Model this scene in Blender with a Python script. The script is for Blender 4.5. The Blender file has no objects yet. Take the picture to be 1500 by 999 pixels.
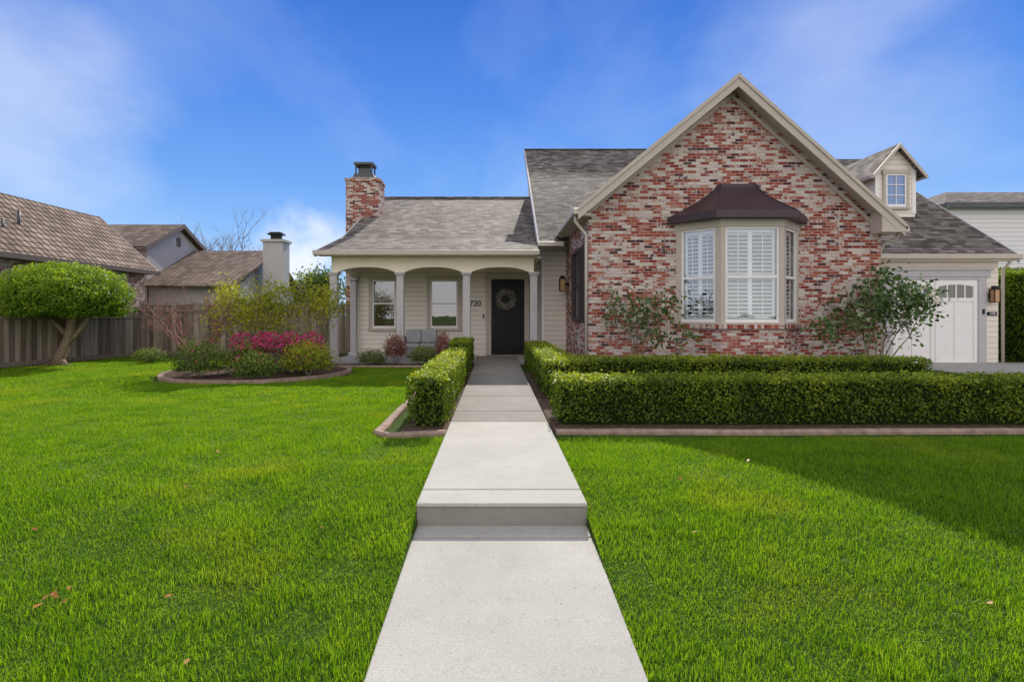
import bpy, bmesh, math, random
import numpy as np
from mathutils import Vector
random.seed(7); rng=np.random.default_rng(7)
C=bpy.context.scene.collection

# ---------------------------------------------------------------- node helper
class G:
    def __init__(s,name):
        s.m=bpy.data.materials.new(name); s.m.use_nodes=True
        s.t=s.m.node_tree; s.N=s.t.nodes; s.L=s.t.links
        s.b=s.N['Principled BSDF']; s.o=s.N['Material Output']
    def put(s,sock,v):
        if v is None: return
        if isinstance(v,bpy.types.NodeSocket): s.L.new(v,sock)
        else:
            if isinstance(v,(tuple,list)) and len(v)==3 and sock.type=='RGBA': v=(*v,1)
            sock.default_value=v
    def math(s,op,a,b=None,clamp=False):
        n=s.N.new('ShaderNodeMath'); n.operation=op; n.use_clamp=clamp
        s.put(n.inputs[0],a); s.put(n.inputs[1],b); return n.outputs[0]
    def pos(s): return s.N.new('ShaderNodeNewGeometry').outputs['Position']
    def uv(s): return s.N.new('ShaderNodeUVMap').outputs[0]
    def sep(s,v):
        n=s.N.new('ShaderNodeSeparateXYZ'); s.put(n.inputs[0],v); return n.outputs
    def comb(s,x,y,z=0.0):
        n=s.N.new('ShaderNodeCombineXYZ'); s.put(n.inputs[0],x); s.put(n.inputs[1],y); s.put(n.inputs[2],z); return n.outputs[0]
    def noise(s,scale,vec=None,detail=3,rough=.55):
        n=s.N.new('ShaderNodeTexNoise'); s.put(n.inputs['Vector'],vec if vec is not None else s.pos())
        n.inputs['Scale'].default_value=scale; n.inputs['Detail'].default_value=detail; n.inputs['Roughness'].default_value=rough
        return n.outputs[0]
    def white(s,vec):
        n=s.N.new('ShaderNodeTexWhiteNoise'); n.noise_dimensions='3D'; s.put(n.inputs['Vector'],vec); return n.outputs['Value']
    def ramp(s,f,stops,interp='LINEAR'):
        n=s.N.new('ShaderNodeValToRGB'); s.put(n.inputs[0],f); r=n.color_ramp; r.interpolation=interp
        while len(r.elements)<len(stops): r.elements.new(.5)
        for e,(p,c) in zip(r.elements,stops):
            e.position=p; e.color=(*c,1) if not isinstance(c,(int,float)) else (c,c,c,1)
        return n.outputs[0]
    def mix(s,f,a,b,mode='MIX'):
        n=s.N.new('ShaderNodeMix'); n.data_type='RGBA'; n.blend_type=mode
        s.put(n.inputs[0],f); s.put(n.inputs[6],a); s.put(n.inputs[7],b); return n.outputs[2]
    def bump(s,h,strength=.5,dist=.01):
        n=s.N.new('ShaderNodeBump'); n.inputs['Strength'].default_value=strength; n.inputs['Distance'].default_value=dist
        s.put(n.inputs['Height'],h); s.put(s.b.inputs['Normal'],n.outputs[0]); return n.outputs[0]
    def fin(s,col,rough=.8,spec=.3,metal=0.):
        s.put(s.b.inputs['Base Color'],col); s.put(s.b.inputs['Roughness'],rough)
        s.b.inputs['Specular IOR Level'].default_value=spec; s.b.inputs['Metallic'].default_value=metal
        return s.m

def plain(name,col,rough=.6,spec=.3,var=.12,scale=6,metal=0,bump=0):
    g=G(name); f=g.noise(scale)
    a=tuple(c*(1-var) for c in col); b=tuple(min(1,c*(1+var)) for c in col)
    c=g.mix(g.ramp(f,[(.3,0),(.7,1)]),a,b)
    if bump: g.bump(g.noise(60),bump,.01)
    return g.fin(c,rough,spec,metal)

def brick_mat(name,stops,white=.5,mort=(.56,.51,.47),bw=.205,bh=.068):
    g=G(name); u,v,_=g.sep(g.uv())
    wob=g.math('MULTIPLY',g.math('SUBTRACT',g.noise(25,detail=2),.5),.012)
    v2=g.math('ADD',v,wob); u2=g.math('ADD',u,wob)
    rv=g.math('DIVIDE',v2,bh); row=g.math('FLOOR',rv); fv=g.math('FRACT',rv)
    ru=g.math('ADD',g.math('DIVIDE',u2,bw),g.math('MULTIPLY',row,.5)); col=g.math('FLOOR',ru); fu=g.math('FRACT',ru)
    dv=g.math('MINIMUM',fv,g.math('SUBTRACT',1.,fv)); du=g.math('MINIMUM',fu,g.math('SUBTRACT',1.,fu))
    mask=g.math('MULTIPLY',g.ramp(dv,[(.05,0),(.11,1)]),g.ramp(du,[(.018,0),(.04,1)]))
    idv=g.comb(g.math('ADD',col,.5),g.math('ADD',row,.5),.5)
    w=g.white(idv); c=g.ramp(w,stops,'CONSTANT')
    w2=g.white(g.comb(g.math('ADD',row,7.5),g.math('ADD',col,3.5),1.5))
    n=g.noise(13,detail=5,rough=.72); n2=g.noise(1.0,detail=3)
    sm=g.math('ADD',g.math('ADD',n,g.math('MULTIPLY',w2,.42)),g.math('MULTIPLY',n2,.40))
    smr=g.ramp(sm,[(.95-.2*(white-.5),0),(1.0-.2*(white-.5),1)])
    c=g.mix(g.math('MULTIPLY',smr,.85),c,(.76,.68,.62))
    c=g.mix(g.math('MULTIPLY',g.noise(45,detail=4),.6),c,g.mix(1.,c,(.45,.38,.38),'MULTIPLY'))
    c=g.mix(mask,mort,c)
    g.bump(g.math('ADD',mask,g.math('MULTIPLY',g.noise(40),.5)),.9,.012)
    return g.fin(c,.9,.2)
BR=[(0,(.31,.055,.038)),(.17,(.43,.10,.062)),(.34,(.50,.17,.115)),(.45,(.15,.04,.042)),(.55,(.54,.28,.21)),(.62,(.37,.075,.05)),(.74,(.80,.70,.63)),(.88,(.46,.12,.08)),(.95,(.10,.05,.058))]
M_brick=brick_mat('brick_limewashed',BR,.55)
BR2=[(0,(.26,.11,.075)),(.3,(.36,.17,.11)),(.6,(.44,.25,.18)),(.85,(.52,.38,.30))]
M_brick2=brick_mat('brick_neighbour',BR2,.35)

def shingle(name,stops,rh=.14,rw=.24,bumpd=.02,wave=False):
    g=G(name); u,v,_=g.sep(g.uv())
    v=g.math('ADD',v,g.math('MULTIPLY',g.math('SUBTRACT',g.noise(3.,detail=2),.5),.02))
    rv=g.math('DIVIDE',v,rh); row=g.math('FLOOR',rv); fv=g.math('FRACT',rv)
    off=g.white(g.comb(row,.5,.5))
    ru=g.math('ADD',g.math('DIVIDE',u,rw),g.math('MULTIPLY',off,3.) if not wave else 0.); col=g.math('FLOOR',ru); fu=g.math('FRACT',ru)
    w=g.white(g.comb(g.math('ADD',col,.5),g.math('ADD',row,.5),2.5))
    c=g.ramp(w,stops)
    edge_shadow=g.ramp(fv,[(0.0,.18),(.16,.3),(.26,1)])  # shadow under each shingle butt painted into the course colour
    side=g.ramp(fu,[(0.0,.45),(.08,1)])
    c=g.mix(1.,c,edge_shadow,'MULTIPLY'); c=g.mix(1.,c,side,'MULTIPLY')
    big=g.ramp(g.noise(.8),[(.3,.8),(.7,1.12)])
    c=g.mix(1.,c,big,'MULTIPLY'); c=g.mix(g.math('MULTIPLY',g.noise(90,detail=2),.6),c,g.mix(1.,c,(.6,.6,.6),'MULTIPLY'))
    h=g.math('SUBTRACT',1.,fv)
    if wave: h=g.math('ADD',h,g.math('SINE',g.math('MULTIPLY',fu,6.283)))
    else: h=g.math('ADD',h,g.math('MULTIPLY',w,.5))
    g.bump(h,.8,bumpd); return g.fin(c,.9,.15)
M_roof=shingle('asphalt_shingles',[(0,(.115,.092,.075)),(.4,(.20,.168,.14)),(.7,(.27,.23,.195)),(1,(.36,.315,.27))],.15,.26)
M_tile=shingle('concrete_roof_tiles',[(0,(.19,.135,.10)),(.5,(.27,.195,.15)),(1,(.36,.27,.21))],.34,.30,.03,True)
def siding_mat(name,col,rh=.155):
    g=G(name); u,v,_=g.sep(g.uv()); fv=g.math('FRACT',g.math('DIVIDE',v,rh))
    line=g.ramp(fv,[(0,.38),(.05,.55),(.1,1)])
    c=g.mix(1.,g.mix(g.noise(2.5),col,tuple(x*.93 for x in col)),line,'MULTIPLY')
    g.bump(g.math('SUBTRACT',1.,fv),.8,.02); return g.fin(c,.55,.3)
M_siding=siding_mat('cream_siding',(.92,.84,.75))
M_siding_w=siding_mat('white_siding',(.88,.85,.86),.2)
M_cream=plain('cream_paint',(.92,.83,.67),.55,.3,.03)
M_white=plain('white_paint',(.90,.87,.86),.45,.4,.03)
M_beige=plain('beige_metal',(.60,.54,.47),.5,.3,.05)
M_taupe=plain('taupe_trim',(.54,.475,.41),.55,.3,.05)
M_greytrim=plain('grey_trim',(.52,.495,.51),.55,.3,.05)
M_stucco=plain('stucco',(.50,.47,.455),.9,.1,.05,3,bump=.3)
M_bronze=plain('bronze_standing_seam',(.060,.038,.046),.42,.5,.15,2,metal=.2)
M_black=plain('black_paint',(.010,.010,.012),.5,.3,.2)
M_metal=plain('dark_metal',(.10,.10,.11),.5,.5,.2,metal=.4)
M_shutter=plain('dark_shutter',(.06,.035,.035),.5,.4,.2)
M_soil=plain('mulch',(.11,.07,.048),.95,.1,.6,22,bump=1)
M_kerb=plain('bed_edging',(.33,.235,.18),.9,.2,.3,8,bump=.5)
M_bark=plain('bark',(.27,.20,.145),.9,.1,.35,20,bump=.8)
M_twig=plain('reddish_twigs',(.28,.14,.12),.9,.1,.3,20)
M_greytwig=plain('grey_twigs',(.28,.24,.21),.9,.1,.3,20)
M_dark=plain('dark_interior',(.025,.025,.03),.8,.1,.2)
M_cushion=plain('grey_wicker',(.26,.26,.27),.8,.2,.2,30)
M_road=plain('asphalt',(.05,.05,.052),.9,.2,.25,30,bump=.5)
def concrete(name,col,jit=.1):
    g=G(name); f=g.ramp(g.noise(1.6,detail=5,rough=.65),[(.3,0),(.72,1)]); f2=g.noise(130,detail=3,rough=.7)
    c=g.mix(f,tuple(x*(1-jit) for x in col),tuple(x*(1+jit) for x in col))
    c=g.mix(g.math('MULTIPLY',g.ramp(f2,[(.38,1),(.55,0)]),.40),c,(.22,.2,.18))
    blot=g.ramp(g.noise(4.5,detail=5,rough=.8),[(.53,0),(.75,1)])
    c=g.mix(g.math('MULTIPLY',blot,.5),c,tuple(x*.66 for x in col))
    px,py,pz=g.sep(g.pos()); br_=g.noise(1.,vec=g.comb(g.math('MULTIPLY',px,3.),g.math('MULTIPLY',py,260.),0.),detail=2)
    c=g.mix(g.math('MULTIPLY',br_,.18),c,tuple(x*.6 for x in col))
    sp=g.ramp(g.noise(38,detail=1),[(.72,0),(.76,1)]); c=g.mix(g.math('MULTIPLY',sp,.4),c,(.16,.13,.10))
    g.bump(g.math('ADD',f2,br_),.35,.004); return g.fin(c,.9,.2)
M_conc=concrete('concrete_new',(.53,.50,.44)); M_conc2=concrete('concrete_old',(.31,.285,.25),.15)
M_conc_shade=concrete('concrete_riser_shaded',(.30,.28,.25),.2)  # darker copy of the path concrete: the riser's shade put into its colour
M_drive=concrete('driveway_concrete',(.44,.42,.39))
def glass_mat(name,refl,tint,transp):
    g=G(name); 
    gl=g.N.new('ShaderNodeBsdfGlossy'); gl.inputs['Roughness'].default_value=.015; gl.inputs['Color'].default_value=(.9,.95,1,1)
    if transp: o=g.N.new('ShaderNodeBsdfTransparent'); o.inputs[0].default_value=(*tint,1)
    else: o=g.N.new('ShaderNodeBsdfDiffuse'); o.inputs[0].default_value=(*tint,1)
    mx=g.N.new('ShaderNodeMixShader'); mx.inputs[0].default_value=refl
    n=g.N.new('ShaderNodeBump'); n.inputs['Strength'].default_value=.05; n.inputs['Distance'].default_value=.02
    g.L.new(g.noise(2.5,detail=1),n.inputs['Height']); g.L.new(n.outputs[0],gl.inputs['Normal'])
    g.L.new(o.outputs[0],mx.inputs[1]); g.L.new(gl.outputs[0],mx.inputs[2]); g.L.new(mx.outputs[0],g.o.inputs[0]); return g.m
M_glass=glass_mat('window_glass',.14,(.92,.94,.95),True)
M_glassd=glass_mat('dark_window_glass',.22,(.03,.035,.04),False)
def leaf_mat(name,c0,c1,c2,trans=.35,spec=.3,rough=.5,patch=1.2):
    g=G(name); a=g.N.new('ShaderNodeAttribute'); a.attribute_name='rnd'
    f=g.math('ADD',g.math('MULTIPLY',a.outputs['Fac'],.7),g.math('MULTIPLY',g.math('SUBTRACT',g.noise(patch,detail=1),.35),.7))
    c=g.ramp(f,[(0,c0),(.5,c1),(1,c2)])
    g.fin(c,rough,spec)
    tr=g.N.new('ShaderNodeBsdfTranslucent'); g.put(tr.inputs[0],g.mix(1.,c,(1.3,1.25,.6),'MULTIPLY'))
    mx=g.N.new('ShaderNodeMixShader'); mx.inputs[0].default_value=trans
    g.L.new(g.b.outputs[0],mx.inputs[1]); g.L.new(tr.outputs[0],mx.inputs[2]); g.L.new(mx.outputs[0],g.o.inputs[0]); return g.m
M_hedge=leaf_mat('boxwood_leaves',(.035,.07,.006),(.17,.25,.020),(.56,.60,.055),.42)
M_topi=leaf_mat('topiary_leaves',(.045,.10,.008),(.20,.33,.018),(.46,.58,.045),.4)
M_yel=leaf_mat('yellow_green_leaves',(.14,.18,.015),(.36,.38,.03),(.62,.54,.06),.4)
M_green=leaf_mat('shrub_leaves',(.045,.09,.015),(.15,.22,.035),(.40,.42,.09),.35)
M_cam=leaf_mat('camellia_leaves',(.03,.075,.014),(.08,.16,.03),(.22,.32,.07),.25,.5,.3)
M_mauve=leaf_mat('nandina_leaves',(.20,.06,.06),(.34,.14,.12),(.46,.30,.22),.3)
M_pink=leaf_mat('pink_flowers',(.55,.03,.12),(.65,.05,.24),(.75,.2,.38),.3)
M_whitefl=leaf_mat('white_flowers',(.8,.72,.62),(.85,.8,.74),(.9,.86,.8),.2)
M_far=leaf_mat('distant_foliage',(.04,.08,.02),(.09,.15,.03),(.18,.25,.06),.3)

# ---------------------------------------------------------------- mesh helpers
def empty(name):
    e=bpy.data.objects.new(name,None); C.objects.link(e); return e
def finish(me,name,mat,parent):
    ob=bpy.data.objects.new(name,me); me.materials.append(mat); C.objects.link(ob)
    if parent: ob.parent=parent
    return ob
def mesh_obj(name,vs,fs,mat,parent=None,fix=True,smooth=False,uv=True):
    me=bpy.data.meshes.new(name); me.from_pydata([tuple(v) for v in vs],[],fs)
    if fix:
        bm=bmesh.new(); bm.from_mesh(me); bmesh.ops.recalc_face_normals(bm,faces=bm.faces); bm.to_mesh(me); bm.free()
    if uv:
        l=me.uv_layers.new(name='UVMap')
        for p in me.polygons:
            n=p.normal
            if abs(n.z)>.97: U=Vector((1,0,0)); V=Vector((0,1,0))
            else:
                U=Vector((0,0,1)).cross(n).normalized(); V=n.cross(U)
            for li in p.loop_indices:
                co=me.vertices[me.loops[li].vertex_index].co
                l.data[li].uv=(co.dot(U)+50,co.dot(V)+50)
    if smooth:
        for p in me.polygons: p.use_smooth=True
    return finish(me,name,mat,parent)
def boxes(name,L,mat,parent=None,bevel=0):
    vs=[];fs=[]
    for (x0,x1,y0,y1,z0,z1) in L:
        b=len(vs)
        vs+=[(x0,y0,z0),(x1,y0,z0),(x1,y1,z0),(x0,y1,z0),(x0,y0,z1),(x1,y0,z1),(x1,y1,z1),(x0,y1,z1)]
        fs+=[(b,b+3,b+2,b+1),(b+4,b+5,b+6,b+7),(b,b+1,b+5,b+4),(b+1,b+2,b+6,b+5),(b+2,b+3,b+7,b+6),(b+3,b,b+4,b+7)]
    ob=mesh_obj(name,vs,fs,mat,parent)
    if bevel:
        m=ob.modifiers.new('b','BEVEL'); m.width=bevel; m.segments=2; m.limit_method='ANGLE'
    return ob
def prism(name,pts,off,mat,parent=None):
    n=len(pts); off=Vector(off); vs=[Vector(p) for p in pts]; vs+= [v+off for v in vs]
    fs=[tuple(range(n)),tuple(range(2*n-1,n-1,-1))]+[(i,(i+1)%n,n+(i+1)%n,n+i) for i in range(n)]
    return mesh_obj(name,vs,fs,mat,parent)
def slab(name,pts,t,mat,parent): return prism(name,pts,(0,0,-t),mat,parent)
def tube_geo(pts,rad,seg=8):
    vs=[];fs=[]; pts=[Vector(p) for p in pts]
    for i,p in enumerate(pts):
        d=(pts[min(i+1,len(pts)-1)]-pts[max(i-1,0)]).normalized()
        a=d.cross(Vector((0.13,.97,.2))).normalized(); b=d.cross(a)
        r=rad[i] if isinstance(rad,(list,tuple)) else rad
        for k in range(seg):
            t=2*math.pi*k/seg; vs.append(p+a*r*math.cos(t)+b*r*math.sin(t))
    for i in range(len(pts)-1):
        for k in range(seg): fs.append((i*seg+k,i*seg+(k+1)%seg,(i+1)*seg+(k+1)%seg,(i+1)*seg+k))
    fs.append(tuple(range(seg))[::-1]); fs.append(tuple(range((len(pts)-1)*seg,len(pts)*seg)))
    return vs,fs
def tubes(name,L,mat,parent,seg=8):
    V=[];F=[]
    for pts,rad in L:
        v,f=tube_geo(pts,rad,seg); b=len(V); V+=v; F+=[tuple(i+b for i in q) for q in f]
    return mesh_obj(name,V,F,mat,parent,fix=False,smooth=True,uv=False)
def unit(a): return a/np.maximum(np.linalg.norm(a,axis=-1,keepdims=True),1e-9)
def leaves(name,P,Nn,length,width,mat,parent=None,jit=.8,rnd=None):
    P=np.asarray(P); n=len(P)
    N=unit(np.asarray(Nn)+rng.normal(0,jit,(n,3))); A=unit(np.cross(N,rng.normal(0,1,(n,3)))); B=np.cross(N,A)
    L=(length*rng.uniform(.65,1.3,n))[:,None]; W=(width*rng.uniform(.65,1.3,n))[:,None]
    v=np.empty((n,4,3)); v[:,0]=P-A*L*.5; v[:,1]=P+B*W*.5+N*W*.12; v[:,2]=P+A*L*.5; v[:,3]=P-B*W*.5+N*W*.12
    me=bpy.data.meshes.new(name); me.vertices.add(4*n); me.vertices.foreach_set('co',v.ravel())
    me.loops.add(4*n); me.loops.foreach_set('vertex_index',np.arange(4*n,dtype=np.int32))
    me.polygons.add(n); me.polygons.foreach_set('loop_start',np.arange(0,4*n,4,dtype=np.int32))
    me.update(calc_edges=True)
    at=me.attributes.new('rnd','FLOAT','FACE'); 
    if rnd is None: rnd=rng.uniform(0,1,n)
    at.data.foreach_set('value',np.asarray(rnd,dtype=np.float32))
    return finish(me,name,mat,parent)
def lump(P,f=3.,seed=0):
    x,y,z=P[:,0],P[:,1],P[:,2]; s=seed
    return (np.sin(f*x+s)*np.cos(f*.9*y+1.3*s)+np.sin(f*1.9*x+2+s)*np.sin(f*2.1*z+s)+np.sin(f*2.3*y+1)*np.cos(f*1.7*z+x+s))/3

# ---------------------------------------------------------------- terrain
PX0,PX1=-.565,.655
def hgt(x,y):
    t=np.clip((y-2.6)/2.6,0,1); t=t*t*(3-2*t)
    lo=-.185-.04*(3.9-np.clip(y,-1,3.9)); return (1-t)*lo+t*(-.045)
xs=np.concatenate([[-500,-200,-90,-50,-35],np.arange(-26,-.9,.5),[PX0,PX0+.04,PX1-.04,PX1],np.arange(1,26.1,.5),[35,50,90,200,500]])
ys=np.concatenate([[-400,-100,-30,-12],np.arange(-6,32.1,.25),[40,55,90,200,600]])
X,Y=np.meshgrid(xs,ys); Z=hgt(X,Y); Z=np.where((X>PX0+.02)&(X<PX1-.02)&(Y<15),Z-.25,Z); nx=len(xs)
vs=np.stack([X.ravel(),Y.ravel(),Z.ravel()],1)
fs=[(j*nx+i,j*nx+i+1,(j+1)*nx+i+1,(j+1)*nx+i) for j in range(len(ys)-1) for i in range(nx-1)]
g=G('lawn_ground'); c=g.mix(g.noise(30),(.03,.06,.008),(.07,.12,.015)); g.bump(g.noise(60),1,.02)
M_ground=g.fin(c,.95,.1)
mesh_obj('ground',vs,fs,M_ground,None,fix=False,uv=False)

# footpath
fp=empty('footpath')
def pathslab(name,y0,y1,za,zb,mat,th=.3):
    p=[(PX0,y0,za),(PX1,y0,za),(PX1,y1,zb),(PX0,y1,zb)]
    o=prism(name,p,(0,0,-th),mat,fp); b=o.modifiers.new('b','BEVEL'); b.width=.010; b.segments=2; return o
pathslab('lower_slab',.9,3.70,-.16-.12,-.166,M_conc); pathslab('lower_slab_b',-1,.89,-.36,-.28,M_conc)
pathslab('step_tread',3.716,3.905,-.165,-.163,M_conc)
pathslab('step_riser',3.90,3.93,-.032,-.032,M_conc_shade)
pathslab('step_block',3.885,4.19,0,0,M_conc,.030)
pathslab('step_base',3.932,4.19,-.033,-.033,M_conc_shade)
pathslab('upper_slab',4.208,6.86,0,0,M_conc)
boxes('joint_filler',[(PX0+.02,PX1-.02,3.69,3.73,-.3,-.185),(PX0+.02,PX1-.02,4.15,4.25,-.3,-.02)]+[(PX0+.02,PX1-.02,y-.03,y+.03,-.3,-.018) for y in (6.868,7.608,9.008,10.408,11.808,13.208,14.608)],M_soil,fp)
yy=6.876
for i,y1 in enumerate([7.6,9.0,10.4,11.8,13.2,14.6,17.85]):
    pathslab('old_slab_%d'%i,yy,y1,0,0,M_conc2); yy=y1+.016
boxes('sidewalk',[(-60,60,-2.6,-1.01,-.5,-.358)],M_drive)
boxes('road_kerb',[(-60,60,-3.0,-2.8,-.6,-.35)],M_drive)
boxes('road',[(-120,120,-11,-3.01,-.5,-.372)],M_road)
boxes('driveway',[(10.9,19,2,15.68,-.2,-.03)],M_drive)
boxes('garden_bed_soil',[(.68,10.6,6.45,12.9,-.1,-.028),(-1.12,-.57,6.35,15.2,-.1,-.026),(-5.2,-.62,14.5,15.2,-.1,-.024)],M_soil)
def kerb(name,pts,w=.11,z=.012):
    V=[];F=[]
    P=[]
    for (a,b) in zip(pts[:-1],pts[1:]):
        n=max(1,int(math.hypot(b[0]-a[0],b[1]-a[1])/.35))
        for i in range(n): P.append((a[0]+(b[0]-a[0])*i/n,a[1]+(b[1]-a[1])*i/n))
    P.append(pts[-1])
    for i,(x,y) in enumerate(P):
        p=P[max(i-1,0)];q=P[min(i+1,len(P)-1)]; dx,dy=q[0]-p[0],q[1]-p[1]; L=math.hypot(dx,dy); nx_,ny_=-dy/L,dx/L; j=random.uniform(-.008,.008)
        for (o,zz) in ((0,-.15),(0,z-.02),(.02,z),(w-.02,z),(w,z-.02),(w,-.15)): V.append((x+nx_*(o+j),y+ny_*(o+j),zz+(random.uniform(-.004,.004) if zz>-.1 else 0)))
    for i in range(len(P)-1):
        for k in range(5): F.append((i*6+k,(i+1)*6+k,(i+1)*6+k+1,i*6+k+1))
    F.append(tuple(range(6))); F.append(tuple(range(len(V)-6,len(V)))[::-1])
    mesh_obj(name,V,F,M_kerb)
kerb('bed_kerb',[(.70,6.31),(3,6.27),(6,6.33),(10.7,6.42)])
kerb('bed_kerb',[(-.575,6.33),(-1.22,6.22),(-1.30,6.3),(-1.30,14.36),(-5.2,14.36)],.11)

# ---------------------------------------------------------------- grass
def tile(name,nb,h0,h1,w,coll):
    s=.25; P=np.zeros((nb,3)); P[:,0]=rng.uniform(-s/2,s/2,nb); P[:,1]=rng.uniform(-s/2,s/2,nb); P[:,2]=-.004
    H=(h0+(h1-h0)*rng.uniform(0,1,nb)**1.4)[:,None]; a=rng.uniform(0,6.283,nb); D=np.stack([np.cos(a),np.sin(a),0*a],1)
    lean=rng.uniform(.1,.9,nb)[:,None]; b=rng.uniform(0,6.283,nb); S=np.stack([np.cos(b),np.sin(b),0*b],1)*w
    up=np.array([0,0,1.])
    mid=P+up*H*.6+D*H*lean*.3; tip=P+up*H*(1-.35*lean)+D*H*lean
    v=np.stack([P-S*.5,P+S*.5,mid+S*.42,mid-S*.42,tip],1).reshape(-1,3)
    me=bpy.data.meshes.new(name); me.vertices.add(5*nb); me.vertices.foreach_set('co',v.ravel())
    base=(np.arange(nb)*5)[:,None]
    li=np.concatenate([base+[0,1,2,3],base+[3,2,4]],1).ravel().astype(np.int32)
    me.loops.add(7*nb); me.loops.foreach_set('vertex_index',li)
    ls=np.stack([np.arange(nb)*7,np.arange(nb)*7+4],1).ravel().astype(np.int32)
    me.polygons.add(2*nb); me.polygons.foreach_set('loop_start',ls); me.update(calc_edges=True)
    at=me.attributes.new('rnd','FLOAT','FACE'); at.data.foreach_set('value',np.repeat(rng.uniform(0,1,nb),2).astype(np.float32))
    me.materials.append(M_grass); o=bpy.data.objects.new(name,me); coll.objects.link(o)
g=G('grass_blades'); a=g.N.new('ShaderNodeAttribute'); a.attribute_name='rnd'
f=g.math('ADD',g.math('MULTIPLY',a.outputs['Fac'],.55),g.math('MULTIPLY',g.noise(2.2,detail=3,rough=.7),.6))
c=g.ramp(f,[(.15,(.045,.11,.003)),(.5,(.135,.285,.007)),(.85,(.31,.45,.02))])
pch=g.ramp(g.noise(.75,detail=2),[(.55,0),(.70,1)]); c=g.mix(g.math('MULTIPLY',pch,.5),c,(.40,.44,.03))
g.fin(c,.5,.25)
tr=g.N.new('ShaderNodeBsdfTranslucent'); g.put(tr.inputs[0],g.mix(1.,c,(1.5,1.45,.5),'MULTIPLY'))
mx=g.N.new('ShaderNodeMixShader'); mx.inputs[0].default_value=.45
g.L.new(g.b.outputs[0],mx.inputs[1]); g.L.new(tr.outputs[0],mx.inputs[2]); g.L.new(mx.outputs[0],g.o.inputs[0]); M_grass=g.m
def grassfield(name,pts,coll):
    pts=list(pts); random.shuffle(pts)
    me=bpy.data.meshes.new(name); me.from_pydata(pts,[],[])
    P=np.array(pts); sl=(hgt(P[:,0],P[:,1]+.1)-hgt(P[:,0],P[:,1]-.1))/.2
    R=np.zeros((len(P),3)); R[:,0]=np.arctan(sl); at=me.attributes.new('rot','FLOAT_VECTOR','POINT'); at.data.foreach_set('vector',R.ravel().astype(np.float32))
    S=np.ones((len(P),3)); S[:,2]=1+.30*lump(P,2.3,1)+.2*rng.normal(0,1,len(P)); S[:,2]=np.clip(S[:,2],.6,1.6); at=me.attributes.new('scl','FLOAT_VECTOR','POINT'); at.data.foreach_set('vector',S.ravel().astype(np.float32))
    ob=bpy.data.objects.new(name,me); C.objects.link(ob)
    ng=bpy.data.node_groups.new(name,'GeometryNodeTree')
    ng.interface.new_socket('Geometry',in_out='INPUT',socket_type='NodeSocketGeometry'); ng.interface.new_socket('Geometry',in_out='OUTPUT',socket_type='NodeSocketGeometry')
    i=ng.nodes.new('NodeGroupInput'); o=ng.nodes.new('NodeGroupOutput'); ip=ng.nodes.new('GeometryNodeInstanceOnPoints'); ci=ng.nodes.new('GeometryNodeCollectionInfo')
    ci.inputs['Collection'].default_value=coll; ci.inputs['Separate Children'].default_value=True; ci.inputs['Reset Children'].default_value=True
    ip.inputs['Pick Instance'].default_value=True
    for nm,sk in (('rot','Rotation'),('scl','Scale')):
        na=ng.nodes.new('GeometryNodeInputNamedAttribute'); na.data_type='FLOAT_VECTOR'; na.inputs['Name'].default_value=nm
        ng.links.new(na.outputs['Attribute'],ip.inputs[sk])
    ng.links.new(i.outputs[0],ip.inputs['Points']); ng.links.new(ci.outputs[0],ip.inputs['Instance']); ng.links.new(ip.outputs[0],o.inputs[0])
    m=ob.modifiers.new('grass','NODES'); m.node_group=ng
near=bpy.data.collections.new('grass_tiles_fine'); far=bpy.data.collections.new('grass_tiles_coarse')
for i in range(16): tile('g%d'%i,600,.026,.062,.0036,near)
for i in range(12): tile('f%d'%i,280,.030,.056,.0065,far)
BEDC=(-5.55,12.7); BR_=(2.0,1.75)
def ok(x,y):
    if x>PX1:
        if x>10.9 and y>2: return False
        return y<6.2
    if y>6.13 and x>-1.42: return False
    if x>-5.25 and y>14.2: return False
    if y>16.4+max(0,(-x-9)*.5): return False
    if ((x-BEDC[0])/(BR_[0]+.2))**2+((y-BEDC[1])/(BR_[1]+.2))**2<1: return False
    if x<-12.55 : return False
    return True
ptsN=[];ptsF=[]
for j in range(0,74):
    y=.6+.25*j+.125
    for k in range(60):
        for x in (PX0-.128-.25*k, PX1+.128+.25*k):
            if abs(x)<y*1.02+1.2 and ok(x,y):
                (ptsN if y<8.5 else ptsF).append((x,y,float(hgt(x,y))))
grassfield('lawn_grass',ptsN,near); grassfield('lawn_grass',ptsF,far)

# ---------------------------------------------------------------- MAIN HOUSE
H=empty('brick_house')
YB=12.9
AX,AZ=5.56,6.83; LX,LZ=1.95,3.84; RX,RZ=9.32,3.45
sl=(AZ-LZ)/(AX-LX); sr=(AZ-RZ)/(RX-AX)
zl=LZ+(2.19-LX)*sl-.1; zr=RZ+(RX-9.1)*sr-.1
prism('brick_gable_wall',[(2.19,YB,-.2),(9.1,YB,-.2),(9.1,YB,zr),(AX,YB,AZ-.12),(2.19,YB,zl)],(0,4.2,0),M_brick,H)
YF=12.52
slab('gable_roof_left',[(LX-.05,YF,LZ-.04),(AX,YF,AZ),(AX,21.1,AZ),(LX-.05,18,LZ-.04)],.09,M_roof,H)
slab('gable_roof_right',[(AX,YF,AZ+.002),(RX+.05,YF,RZ-.04),(RX+.05,20,RZ-.04),(AX,21.1,AZ+.002)],.09,M_roof,H)
def rake(name,x0,z0,x1,z1,top,depth,y,t,mat):
    prism(name,[(x0,y,z0+top),(x1,y,z1+top),(x1,y,z1+top-depth),(x0,y,z0+top-depth)],(0,t,0),mat,H)
rake('rake_board_left',LX-.06,LZ-.05,AX,AZ,-.03,.24,YF-.03,.06,M_taupe)
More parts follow.
